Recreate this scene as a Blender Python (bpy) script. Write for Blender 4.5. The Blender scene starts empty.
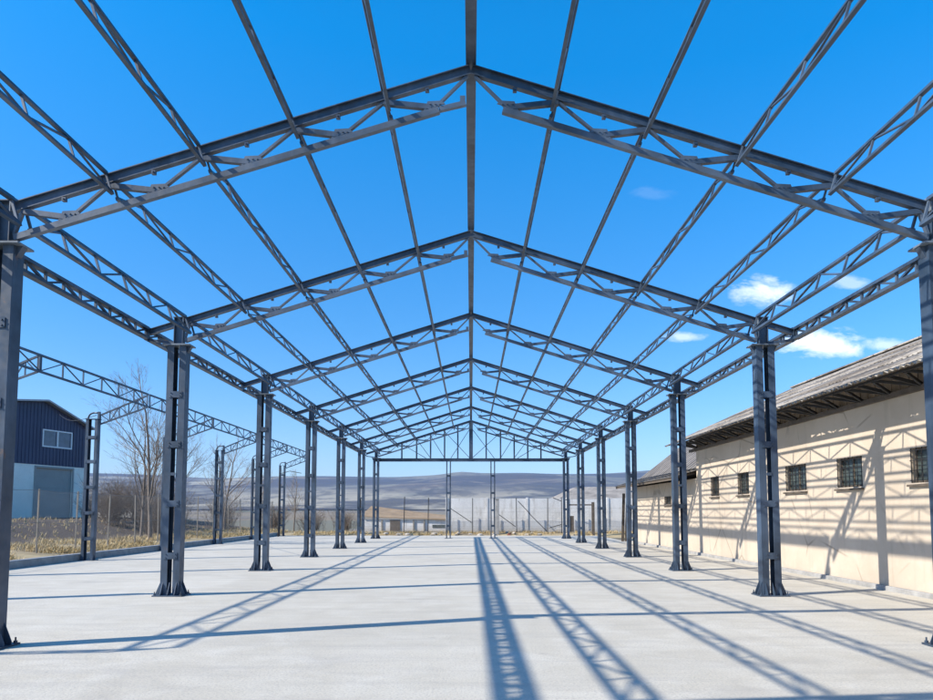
import bpy, math, random
from mathutils import Vector, Matrix, noise
R = math.radians
random.seed(7)
sc = bpy.context.scene
col = sc.collection

# ------------------------------------------------------------------ helpers
class MB:
    """collects boxes, bars and tubes; build() links them as ONE mesh object"""
    def __init__(s): s.v = []; s.f = []
    def poly(s, pts):
        n = len(s.v); s.v += [tuple(p) for p in pts]; s.f.append(tuple(range(n, n+len(pts)))); return s
    def hexa(s, p):
        n = len(s.v); s.v += [tuple(q) for q in p]
        for a in ((0,3,2,1),(4,5,6,7),(0,1,5,4),(1,2,6,5),(2,3,7,6),(3,0,4,7)):
            s.f.append(tuple(n+i for i in a))
        return s
    def box(s, c, d, m=None):
        x,y,z = d[0]/2, d[1]/2, d[2]/2
        p = [Vector(q) for q in ((-x,-y,-z),(x,-y,-z),(x,y,-z),(-x,y,-z),(-x,-y,z),(x,-y,z),(x,y,z),(-x,y,z))]
        if m: p = [m @ q for q in p]
        c = Vector(c)
        return s.hexa([q+c for q in p])
    def b2(s, a, b):
        return s.box([(a[i]+b[i])/2 for i in range(3)], [abs(b[i]-a[i]) for i in range(3)])
    def bar(s, p, q, w, h, up=(0,0,1)):
        p, q = Vector(p), Vector(q); d = (q-p).normalized(); u = Vector(up)
        sd = d.cross(u)
        if sd.length < 1e-4: sd = d.cross(Vector((0,1,0)))
        sd.normalize(); u = sd.cross(d)
        a = sd*w/2; b = u*h/2
        return s.hexa([p-a-b, p+a-b, p+a+b, p-a+b, q-a-b, q+a-b, q+a+b, q-a+b])
    def tube(s, p, q, r1, r2=None, n=6, caps=True):
        r2 = r1 if r2 is None else r2
        p, q = Vector(p), Vector(q); d = (q-p)
        if d.length < 1e-6: return s
        d.normalize(); u = d.orthogonal().normalized(); w = d.cross(u)
        k = len(s.v)
        for c, r in ((p, r1), (q, r2)):
            for i in range(n):
                a = 2*math.pi*i/n; s.v.append(tuple(c+u*(r*math.cos(a))+w*(r*math.sin(a))))
        for i in range(n):
            j = (i+1) % n; s.f.append((k+i, k+j, k+n+j, k+n+i))
        if caps:
            s.f.append(tuple(k+i for i in reversed(range(n)))); s.f.append(tuple(k+n+i for i in range(n)))
        return s
    def prism(s, pts, off):
        """polygon pts extruded by off"""
        n = len(s.v); k = len(pts); off = Vector(off)
        s.v += [tuple(p) for p in pts] + [tuple(Vector(p)+off) for p in pts]
        s.f.append(tuple(n+i for i in reversed(range(k)))); s.f.append(tuple(n+k+i for i in range(k)))
        for i in range(k):
            j = (i+1) % k; s.f.append((n+i, n+j, n+k+j, n+k+i))
        return s
    def build(s, name, mat, parent=None, loc=None, smooth=False, bevel=0):
        me = bpy.data.meshes.new(name); me.from_pydata(s.v, [], s.f); me.update()
        me.materials.append(mat)
        if smooth:
            for p in me.polygons: p.use_smooth = True
        o = bpy.data.objects.new(name, me); col.objects.link(o)
        if parent: o.parent = parent
        if loc: o.location = loc
        if bevel:
            b = o.modifiers.new('bevel', 'BEVEL'); b.width = bevel; b.segments = 1; b.limit_method = 'ANGLE'
        return o

def tag(o, label, cat, group=None):
    o['label'] = label; o['category'] = cat
    if group: o['group'] = group
    return o
def struct(o): o['kind'] = 'structure'; return o
def empty(name, label=None, cat=None, loc=(0,0,0), group=None):
    o = bpy.data.objects.new(name, None); col.objects.link(o); o.location = loc
    o.empty_display_size = .2
    if label: tag(o, label, cat, group)
    return o
def kids(o): return [c for c in allobjs if c.parent == o]
def dup(root, tree, loc, rot=None):
    """copy of a thing and of its parts (tree = flat list of (part, parent index))"""
    new = [root.copy()]; col.objects.link(new[0]); new[0].location = loc
    if rot is not None: new[0].rotation_euler = rot
    for part, pi in tree:
        c = part.copy(); col.objects.link(c); c.parent = new[pi]; new.append(c)
    return new[0]
def sub(o, name, loc=None, rot=None):
    """another instance of part o (same mesh, same parent)"""
    c = o.copy(); c.name = name; col.objects.link(c)
    if loc is not None: c.location = loc
    if rot is not None: c.rotation_euler = rot
    return c
def tree_of(root):
    out = []; order = [root]; i = 0
    byp = {}
    for o in bpy.data.objects:
        if o.parent: byp.setdefault(o.parent.name, []).append(o)
    while i < len(order):
        for c in byp.get(order[i].name, []):
            out.append((c, i)); order.append(c)
        i += 1
    return out
ORD = ['nearest', 'second', 'third', 'fourth', 'fifth', 'sixth', 'seventh', 'farthest']

# ------------------------------------------------------------------ materials
class NT:
    def __init__(s, name):
        s.m = bpy.data.materials.new(name); s.m.use_nodes = True
        s.t = s.m.node_tree; s.n = s.t.nodes; s.l = s.t.links
        s.b = s.n['Principled BSDF']
        s.geo = s.n.new('ShaderNodeNewGeometry'); s.tc = s.n.new('ShaderNodeTexCoord')
    def pos(s, scale=(1,1,1), src=None):
        mp = s.n.new('ShaderNodeMapping'); mp.inputs['Scale'].default_value = scale
        s.l.new(src or s.geo.outputs['Position'], mp.inputs['Vector']); return mp.outputs[0]
    def noise(s, sc_, det=4, rough=.55, vec=None, dist=0):
        n = s.n.new('ShaderNodeTexNoise'); n.inputs['Scale'].default_value = sc_
        n.inputs['Detail'].default_value = det; n.inputs['Roughness'].default_value = rough
        n.inputs['Distortion'].default_value = dist
        s.l.new(vec if vec else s.geo.outputs['Position'], n.inputs['Vector']); return n.outputs['Fac']
    def vor(s, sc_, feature='F1', vec=None, out='Distance', rnd=1):
        n = s.n.new('ShaderNodeTexVoronoi'); n.feature = feature; n.inputs['Scale'].default_value = sc_
        n.inputs['Randomness'].default_value = rnd
        s.l.new(vec if vec else s.geo.outputs['Position'], n.inputs['Vector']); return n.outputs[out]
    def ramp(s, fac, stops):
        r = s.n.new('ShaderNodeValToRGB'); e = r.color_ramp.elements
        while len(e) < len(stops): e.new(.5)
        for i, (p, c) in enumerate(stops):
            e[i].position = p; e[i].color = (c, c, c, 1) if isinstance(c, (int, float)) else (*c, 1)
        s.l.new(fac, r.inputs[0]); return r.outputs[0]
    def mix(s, fac, a, b, mode='MIX'):
        m = s.n.new('ShaderNodeMix'); m.data_type = 'RGBA'; m.blend_type = mode
        for k, v in ((0, fac), (6, a), (7, b)):
            if isinstance(v, (int, float)): m.inputs[k].default_value = v if k == 0 else (v, v, v, 1)
            elif isinstance(v, tuple): m.inputs[k].default_value = (*v, 1)
            else: s.l.new(v, m.inputs[k])
        return m.outputs[2]
    def math(s, op, a, b=0, clamp=False):
        m = s.n.new('ShaderNodeMath'); m.operation = op; m.use_clamp = clamp
        for k, v in ((0, a), (1, b)):
            if isinstance(v, (int, float)): m.inputs[k].default_value = v
            else: s.l.new(v, m.inputs[k])
        return m.outputs[0]
    def sep(s, vec=None):
        n = s.n.new('ShaderNodeSeparateXYZ'); s.l.new(vec or s.geo.outputs['Position'], n.inputs[0]); return n.outputs
    def n_warp(s):
        nz = s.n.new('ShaderNodeTexNoise'); nz.inputs['Scale'].default_value = .9; nz.inputs['Detail'].default_value = 4
        s.l.new(s.geo.outputs['Position'], nz.inputs['Vector'])
        k = s.n.new('ShaderNodeVectorMath'); k.operation = 'SCALE'; k.inputs['Scale'].default_value = 1.3; s.l.new(nz.outputs['Color'], k.inputs[0])
        a = s.n.new('ShaderNodeVectorMath'); a.operation = 'ADD'; s.l.new(s.geo.outputs['Position'], a.inputs[0]); s.l.new(k.outputs[0], a.inputs[1]); return a.outputs[0]
    def rand(s):
        return s.n.new('ShaderNodeObjectInfo').outputs['Random']
    def color(s, c):
        if isinstance(c, tuple): s.b.inputs['Base Color'].default_value = (*c, 1)
        else: s.l.new(c, s.b.inputs['Base Color'])
        return s
    def rough(s, r):
        if isinstance(r, (int, float)): s.b.inputs['Roughness'].default_value = r
        else: s.l.new(r, s.b.inputs['Roughness'])
        return s
    def bump(s, h, strength=.3, dist=.01):
        n = s.n.new('ShaderNodeBump'); n.inputs['Strength'].default_value = strength; n.inputs['Distance'].default_value = dist
        s.l.new(h, n.inputs['Height']); s.l.new(n.outputs[0], s.b.inputs['Normal']); return s

def steel(name, base, streak=1.0):
    t = NT(name)
    a = t.noise(1.3, 5, .6); st = t.noise(7, 4, .6, t.pos((1,1,.12)))
    f = t.noise(60, 2)
    lo = tuple(c*.62 for c in base); hi = tuple(min(1,c*1.5+.014) for c in base)
    c = t.mix(t.ramp(a, [(.36,0),(.64,1)]), lo, hi)
    c = t.mix(t.ramp(st, [(.52,0),(.72,.5*streak)]), c, tuple(min(1,x*1.9+.03) for x in base))
    c = t.mix(t.math('MULTIPLY', t.rand(), .35), c, tuple(x*.7 for x in base))
    rust = t.math('MULTIPLY', t.ramp(t.noise(4.5, 6, .7), [(.66,0),(.72,1)]), .55)
    c = t.mix(rust, c, (.13,.075,.05))
    t.color(c).rough(t.ramp(t.noise(9,3), [(.3,.34),(.7,.56)]))
    t.b.inputs['Specular IOR Level'].default_value = .55
    t.bump(f, .08, .003)
    return t.m
M = {}
M['steel'] = steel('steel_paint', (.028,.049,.082))
M['chord'] = steel('chord_paint', (.054,.080,.118), .6)
M['cap'] = steel('galvanised', (.11,.14,.175), .4)

def concrete():
    t = NT('slab_concrete')
    big = t.noise(.22, 5, .6); med = t.noise(1.4, 6, .65, None, .4); fine = t.noise(38, 4, .75); sp = t.noise(160, 2)
    sweep = t.noise(2.2, 4, .6, t.pos((.22,1.6,1)))
    c = t.mix(t.ramp(big, [(.3,0),(.72,1)]), (.435,.40,.325), (.565,.525,.435))
    c = t.mix(t.ramp(med, [(.42,0),(.72,.7)]), c, (.60,.57,.495))
    c = t.mix(t.ramp(sweep, [(.48,0),(.75,.6)]), c, (.38,.355,.31))
    c = t.mix(t.ramp(fine, [(.30,.75),(.52,0)]), c, (.25,.24,.225))
    pits = t.vor(9); pm = t.math('MULTIPLY', t.ramp(pits, [(.035,1),(.07,0)]), t.ramp(t.noise(1.1,3), [(.5,0),(.62,1)]))
    c = t.mix(t.math('MULTIPLY', pm, .6), c, (.16,.155,.15))
    stain = t.ramp(t.noise(.5, 6, .62, None, .8), [(.58,0),(.70,.42)])
    c = t.mix(stain, c, (.33,.305,.265))
    pour = t.ramp(t.noise(.11, 3, .5, None, 1.2), [(.44,0),(.56,1)])
    c = t.mix(t.math('MULTIPLY', pour, .30), c, (.40,.37,.305))
    hair = t.math('MULTIPLY', t.ramp(t.vor(.16, 'DISTANCE_TO_EDGE', t.n_warp()), [(.0012,1),(.0035,0)]), t.ramp(t.noise(.35,2), [(.5,0),(.6,1)]))
    c = t.mix(t.math('MULTIPLY', hair, .16), c, (.20,.19,.17))
    spots = t.math('MULTIPLY', t.ramp(t.vor(1.3), [(.03,1),(.10,0)]), t.ramp(t.noise(.7,2), [(.55,0),(.62,1)]))
    c = t.mix(t.math('MULTIPLY', spots, .35), c, (.22,.20,.18))
    t.color(c).rough(.86)
    h = t.math('ADD', t.math('MULTIPLY', fine, .5), t.math('MULTIPLY', med, 1.6))
    t.bump(h, .6, .014)
    return t.m
M['slab'] = concrete()

def simple(name, base, var=.25, scale=4, rough=.8, bump=.15, fine=30, dark=None):
    t = NT(name)
    a = t.noise(scale, 6, .62); f = t.noise(fine, 4, .7)
    c = t.mix(t.ramp(a, [(.3,0),(.7,1)]), tuple(x*(1-var) for x in base), tuple(min(1,x*(1+var)) for x in base))
    c = t.mix(t.ramp(f, [(.3,.35),(.5,0)]), c, dark or tuple(x*.55 for x in base))
    t.color(c).rough(rough).bump(f, bump, .01)
    return t.m
M['kerb'] = simple('kerb_concrete', (.30,.295,.285))
M['bank'] = simple('earth_bank', (.14,.105,.07), .4, 1.5, 1, .5)
M['bark'] = simple('bark', (.15,.125,.105), .35, 6, .95, .4)
M['twig'] = simple('twigs', (.22,.185,.155), .35, 3, .95, .1)
M['bush'] = simple('bush_twigs', (.15,.122,.10), .4, 2, .95, .1)
M['wood'] = simple('weathered_wood', (.10,.08,.062), .35, 5, .9, .3)
M['boards'] = simple('infill_boards', (.33,.26,.19), .35, 3, .95, .3)
M['post'] = simple('post_concrete', (.25,.225,.19), .2, 5, .9, .2)
M['wire'] = simple('wire_galvanised', (.20,.20,.20), .2, 5, .6, .05)
M['stone'] = simple('rubble', (.36,.33,.29), .4, 5, .95, .4, 20)
M['brick'] = simple('rubble_brick', (.30,.11,.07), .3, 5, .95, .4, 20)
M['cable'] = simple('cable_black', (.03,.03,.032), .1, 5, .6, .05)
M['dark'] = simple('dark_iron', (.020,.019,.019), .3, 6, .7, .1)
M['whitewall'] = simple('white_render', (.90,.83,.71), .08, .9, .9, .1, 14)
M['brownroof'] = simple('brown_roof', (.34,.225,.12), .3, 1.2, .9, .3)
M['greyroof'] = simple('grey_roof', (.25,.225,.195), .4, .9, .9, .2)
M['tin'] = simple('weathered_tin', (.17,.155,.14), .4, 1.4, .75, .25)
M['fasciagrey'] = simple('verge_grey', (.36,.37,.38), .12, 3, .6, .05)
M['winframe'] = simple('window_white', (.72,.72,.71), .08, 5, .5, .03)
M['doorgrey'] = simple('door_grey', (.32,.30,.27), .08, 1.5, .55, .05)

def plaster():
    t = NT('cream_plaster')
    big = t.noise(.35, 5, .6); med = t.noise(2.2, 6, .66, None, .5); fine = t.noise(45, 3, .7)
    st = t.noise(2.6, 5, .65, t.pos((1,1,.1)))
    c = t.mix(t.ramp(big, [(.3,0),(.7,1)]), (.43,.36,.28), (.53,.452,.36))
    c = t.mix(t.ramp(med, [(.5,0),(.75,.5)]), c, (.57,.50,.405))
    c = t.mix(t.ramp(st, [(.53,0),(.74,.6)]), c, (.34,.285,.225))
    z = t.sep()[2]
    low = t.ramp(t.math('ADD', z, t.math('MULTIPLY', med, 1.1)), [(.5,1),(.85,0)])
    c = t.mix(t.math('MULTIPLY', low, .45), c, (.40,.35,.29))
    crack = t.vor(.45, 'DISTANCE_TO_EDGE', t.pos((1,1,.75)))
    # wander the crack lines
    cr = t.ramp(crack, [(.004,1),(.012,0)])
    gate = t.ramp(t.noise(.6,2), [(.48,0),(.56,1)])
    c = t.mix(t.math('MULTIPLY', t.math('MULTIPLY', cr, gate), .6), c, (.2,.165,.13))
    patch = t.ramp(t.noise(1.1, 6, .7, None, 1), [(.66,0),(.69,1)])
    c = t.mix(t.math('MULTIPLY', patch, .45), c, (.47,.44,.39))
    t.color(c).rough(.92)
    t.bump(t.math('ADD', t.math('MULTIPLY', med, 1.5), t.math('MULTIPLY', fine, .4)), .4, .015)
    return t.m
M['plaster'] = plaster()

def asbestos():
    t = NT('asbestos_sheet')
    a = t.noise(1.0, 6, .66, t.pos((1,.35,1))); b = t.noise(5, 6, .7); f = t.noise(30, 3, .7)
    c = t.mix(t.ramp(a, [(.4,0),(.6,1)]), (.13,.11,.09), (.35,.32,.275))
    c = t.mix(t.ramp(b, [(.50,0),(.60,.85)]), c, (.085,.07,.055))
    c = t.mix(t.ramp(b, [(.28,.6),(.38,0)]), c, (.42,.40,.36))
    c = t.mix(t.ramp(t.noise(2.6,6,.7), [(.6,0),(.68,.5)]), c, (.27,.22,.12))
    t.color(c).rough(.95).bump(f, .3, .01)
    return t.m
M['asbestos'] = asbestos()

def panel():
    t = NT('panel_concrete')
    big = t.noise(.5, 5, .6); st = t.noise(2.2, 6, .7, t.pos((1,1,.18))); f = t.noise(20, 4, .7)
    c = t.mix(t.ramp(big, [(.3,0),(.7,1)]), (.58,.58,.57), (.74,.74,.73))
    c = t.mix(t.ramp(st, [(.50,0),(.70,.75)]), c, (.34,.32,.29))
    z = t.sep()[2]
    low = t.ramp(t.math('ADD', z, t.math('MULTIPLY', st, .9)), [(.5,1),(1.05,0)])
    c = t.mix(t.math('MULTIPLY', low, .55), c, (.36,.29,.21))
    t.color(c).rough(.92).bump(f, .3, .01); return t.m
M['panel'] = panel()

def bluecorr():
    t = NT('navy_cladding')
    a = t.noise(.8, 4)
    t.color(t.mix(t.ramp(a,[(.3,0),(.7,1)]), (.020,.028,.070), (.034,.045,.098))).rough(.5); return t.m
M['navy'] = bluecorr()
def glass(name, tint, rough=.12):
    t = NT(name); a = t.noise(1.7, 3)
    t.color(t.mix(t.ramp(a,[(.35,0),(.65,1)]), tint, tuple(x*1.8 for x in tint))).rough(rough)
    t.b.inputs['Specular IOR Level'].default_value = .7; return t.m
M['glass'] = glass('dusty_glass', (.034,.046,.046), .25)
M['glass2'] = glass('sky_glass', (.03,.045,.08), .1)

def earth():
    t = NT('ground_earth')
    big = t.noise(.12, 6, .62); med = t.noise(.9, 6, .7, None, .5); fine = t.noise(14, 5, .75)
    straw = t.mix(t.ramp(med,[(.35,0),(.65,1)]), (.31,.235,.125), (.48,.39,.225))
    soil = t.mix(t.ramp(fine,[(.35,0),(.65,1)]), (.085,.065,.048), (.15,.12,.09))
    c = t.mix(t.ramp(big,[(.45,0),(.62,.8)]), straw, soil)
    p = t.sep()
    away = t.math('ADD', t.math('MULTIPLY', p[0], -1), t.math('MULTIPLY', med, 5))
    far_bank = t.math('MULTIPLY', t.ramp(t.math('MULTIPLY', away, .02), [(.405,0),(.435,1)]), t.math('LESS_THAN', p[0], -13.5))
    c = t.mix(far_bank, c, t.mix(t.ramp(fine,[(.35,0),(.65,1)]), (.05,.038,.03), (.105,.08,.06)))
    # beyond the yard: winter fields
    field = t.vor(.009, 'F1', t.pos((1,.55,1)), 'Color')
    fs = t.n.new('ShaderNodeSeparateColor'); t.l.new(field, fs.inputs[0])
    fc = t.ramp(fs.outputs[0], [(0,(.16,.12,.075)),(.3,(.24,.19,.11)),(.55,(.11,.085,.06)),(.8,(.20,.165,.12)),(1,(.10,.105,.055))])
    dist = t.math('GREATER_THAN', p[1], 90)
    c = t.mix(dist, c, fc)
    # soil strip right behind the fence
    t.color(c).rough(1).bump(t.math('ADD', fine, med), .8, .05)
    return t.m
M['earth'] = earth()

def hillmat():
    t = NT('hill_cover')
    w = t.noise(.0009, 4, .6)
    v = t.n.new('ShaderNodeTexVoronoi'); v.inputs['Scale'].default_value = .0042
    vm = t.pos((.8,.33,1.0)); ad = t.n.new('ShaderNodeVectorMath'); ad.operation = 'ADD'
    nz = t.n.new('ShaderNodeTexNoise'); nz.inputs['Scale'].default_value = .003; nz.inputs['Detail'].default_value = 3
    t.l.new(t.geo.outputs['Position'], nz.inputs['Vector'])
    sc_ = t.n.new('ShaderNodeVectorMath'); sc_.operation = 'SCALE'; sc_.inputs['Scale'].default_value = 260
    t.l.new(nz.outputs['Color'], sc_.inputs[0]); t.l.new(vm, ad.inputs[0]); t.l.new(sc_.outputs[0], ad.inputs[1])
    t.l.new(ad.outputs[0], v.inputs['Vector'])
    s3 = t.n.new('ShaderNodeSeparateColor'); t.l.new(v.outputs['Color'], s3.inputs[0])
    c = t.ramp(s3.outputs[0], [(0,(.05,.045,.04)),(.25,(.185,.17,.12)),(.45,(.08,.07,.055)),(.65,(.33,.30,.21)),(.82,(.04,.04,.035)),(1,(.17,.135,.09))])
    wood = t.ramp(t.noise(.0032, 7, .68, t.pos((.7,.7,1.6)), .6), [(.46,0),(.52,1)])
    c = t.mix(t.math('MULTIPLY', wood, .85), c, (.045,.038,.034))
    tan = t.math('MULTIPLY', t.ramp(t.math('MULTIPLY', t.sep()[2], .01), [(.35,1),(.95,0)]), t.ramp(t.noise(.0026, 4, .6, t.pos((1,.5,1))), [(.46,0),(.52,.85)]))
    c = t.mix(tan, c, (.36,.31,.21))
    c = t.mix(t.ramp(t.noise(.012,5,.7,t.pos((1,.4,1))),[(.5,0),(.6,.6)]), c, (.045,.04,.035))
    t.color(c).rough(1); return t.m
M['hill'] = hillmat()
t = NT('dry_grass_blades'); a = t.noise(1.2, 4)
t.color(t.mix(t.ramp(a,[(.35,0),(.65,1)]), (.37,.27,.125), (.60,.47,.25))).rough(.95); M['grass'] = t.m

# ------------------------------------------------------------------ key dimensions (metres)
KY = [3.5, 8.85, 14.3, 20.35, 26.4, 32.5, 38.6, 44.6]      # the frames of the hall
CX = 6.05                                                     # column line
CAP = 5.12                                                    # top of the columns
APEX = 7.50; SL = .315                                        # rafter centre line z = APEX - SL*|x|
DZ = .42                                                      # bottom chord below it
TOPN = [0, 1.15, 2.33, 3.53, 4.73, 5.83]
BOTN = [.47, 1.68, 2.85, 4.06, 5.20, 5.93]
zt = lambda x: APEX - SL*abs(x)
zb = lambda x: APEX - DZ - .3137*abs(x)

# ------------------------------------------------------------------ setting: ground, slab, kerb, hills
def ground_h(x, y):
    z = -.12
    if x < -13.9:
        d = -13.9 - x
        k = min(1, max(0, d/3)); z = .05 + .22*k
        k2 = min(1, max(0, (d-3.5)/7)); k2 = k2*k2*(3-2*k2); z += .95*k2
        z += .12*noise.noise((x*.35, y*.35, 1)) * k + .05*noise.noise((x*1.1, y*1.1, 4))*k
    if y > 50.6 and x > -14:
        z += .10*noise.noise((x*.8, y*.8, 3))+.05*noise.noise((x*2.3, y*2.3, 3))+.26*min(1, (y-50.6)/1.6)
    if y > 56:
        d = y - 56; z = z*max(0, 1-d/40) - min(7, d*.035)*1.0
        if y > 300: z += (y-300)*.012
    if x > 30: z -= min(3, (x-30)*.03)
    if x < -70 and y < 200: z -= min(3, (-70-x)*.03)
    return z
def sheet(name, xs, ys, hf, mat):
    b = MB()
    for y in ys:
        for x in xs: b.v.append((x, y, hf(x, y)))
    n = len(xs)
    for j in range(len(ys)-1):
        for i in range(n-1):
            a = j*n+i; b.f.append((a, a+1, a+n+1, a+n))
    return struct(b.build(name, mat, smooth=True))
def rng(a, b, s):
    n = max(1, round((b-a)/s)); return [a+(b-a)*i/n for i in range(n+1)]
gx = [-5000,-2500,-1200,-600,-300,-160,-100,-70] + rng(-50,-14,.8) + [-13.9, -13.7] + rng(-12, 16, 2) + [20,30,45,70,120,250,600,1500,3000,5000]
gy = [-400,-100,-40,-20] + rng(-10, 70, .9) + rng(74, 120, 6) + [140,170,200,250,300,400,550,750,1000,1400,1900,2500]
sheet('ground', gx, gy, ground_h, M['earth'])

def hill_h(x, y):
    crest = 206 + 10*math.sin(x*.0021+.5) + 6*math.sin(x*.0063+1) + 14*noise.noise((x*.0011, 2, 5))
    crest += 10*math.exp(-((x+55)/70)**2) + 55*math.exp(-((x-1500)/520)**2)
    t = (y-1250)/(4000-1250); t = max(0, min(1, t))
    s = t*t*(3-2*t)
    z = 6 + (crest-6)*(.35*t+.65*s)
    z += (18*noise.noise((x*.0016, y*.0016, 0)) + 9*noise.noise((x*.004, y*.004, 7)))*math.sin(math.pi*min(1,t*1.02))
    if y > 4000: z -= (y-4000)*.06
    return z
sheet('hills', rng(-4600, 4600, 46), rng(1250, 4600, 46), hill_h, M['hill'])

b = MB().b2((-13.6, -12, -.5), (9.0, 50.4, 0)); struct(b.build('concrete_floor', M['slab']))
b = MB().b2((-13.9, -12, -.3), (-13.603, 49.6, .235)); struct(b.build('kerb', M['kerb'], bevel=.02))

# ------------------------------------------------------------------ columns
def channel(b, xo, sgn, D, fw, z0, z1, t=.012):
    """upright channel: web at xo, flanges towards sgn"""
    b.b2((xo, -D/2, z0), (xo+sgn*t, D/2, z1))
    b.b2((xo+sgn*t, -D/2, z0), (xo+sgn*fw, -D/2+t, z1))
    b.b2((xo+sgn*t, D/2-t, z0), (xo+sgn*fw, D/2, z1))
def battens(root, zs, hw, D, h=.13, name='batten'):
    b = MB().box((0,0,0), (hw*2, .012, h))
    for sx in (-1,1):
        for sz in (-1,1):
            b.tube((sx*(hw-.04), -.006, sz*(h/2-.03)), (sx*(hw-.04), -.022, sz*(h/2-.03)), .013, n=6)
    o = None
    for z in zs:
        for sy in (-1, 1):
            loc = (0, sy*(D/2+.0075), z); rot = (0,0,0 if sy < 0 else math.pi)
            if o is None: o = b.build(name, M['steel'], root, loc); o.rotation_euler = rot
            else: sub(o, name, loc, rot)
def make_column():
    root = empty('steel_column')
    D, W, fw = .22, .19, .135
    for s in (-1, 1):
        b = MB(); channel(b, s*W, -s, D, fw, .025, CAP-.02); b.build('channel', M['steel'], root)
    battens(root, [.80, 1.85, 3.05, 4.08], .135, D)
    b = MB().box((0,0,0), (.10, .012, .06)); 
    o = b.build('tie_lug', M['steel'], root, (0, -D/2-.0075, 2.45))
    MB().box((0,0,.0125), (.60, .46, .025)).build('base_plate', M['steel'], root)
    g = None
    for s in (-1, 1):
        for y in (-.07, .07):
            b = MB().prism([(s*W, -.006, .025), (s*.29, -.006, .025), (s*.29, -.006, .06), (s*W, -.006, .30)], (0,.012,0))
            b.build('gusset', M['steel'], root, (0, y, 0))
    for sy in (-1, 1):
        for x in (-.14, 0, .14):
            b = MB().prism([(-.006, sy*(D/2+.001), .025), (-.006, sy*.22, .025), (-.006, sy*.22, .05), (-.006, sy*(D/2+.001), .27)], (.012,0,0))
            b.build('gusset', M['steel'], root, (x, 0, 0))
    b = MB().tube((0,0,0), (0,0,.07), .011, n=6).tube((0,0,.0), (0,0,.028), .024, n=6)
    o = None
    for sx in (-1,1):
        for sy in (-1,1):
            loc = (sx*.262, sy*.19, .025)
            if o is None: o = b.build('anchor_bolt', M['steel'], root, loc)
            else: sub(o, 'anchor_bolt', loc)
    MB().box((0,0,CAP-.0075), (.56, .34, .025)).build('cap_plate', M['cap'], root)
    for s in (-1,1):
        b = MB().prism([(s*.193, -.05, CAP-.022), (s*.27, -.05, CAP-.022), (s*.193, -.05, CAP-.16)], (0,.1,0)); b.build('cap_bracket', M['steel'], root)
    # stub post carrying the rafter end: an I section
    b = MB(); z1 = zt(CX)+.10
    for s in (-1, 1): b.b2((s*.095, -.07, CAP+.008), (s*.083, .07, z1))
    b.b2((-.083, -.006, CAP+.008), (.083, .006, z1)); b.b2((-.11,-.085, z1+.001), (.11,.085, z1+.015))
    b.build('stub_post', M['steel'], root)
    return root
proto = make_column(); ptree = tree_of(proto); first = True
side = {-1: 'left', 1: 'right'}
for s in (-1, 1):
    for k, y in enumerate(KY):
        o = proto if first else dup(proto, ptree, (0,0,0)); first = False
        o.location = (s*CX, y, 0)
        lab = ('twin-channel steel column at the far gable end of the %s row' % side[s]) if k == 7 else \
              ('twin-channel steel column, %s of the %s row' % (['', 'nearest in view', 'second from the camera','third from the camera','fourth from the camera','fifth from the camera','sixth and last before the gable'][k], side[s]) if k else
               'battened steel column of the frame behind the viewer, %s row' % side[s])
        tag(o, lab, 'column', 'steel columns of the hall frame')

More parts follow.
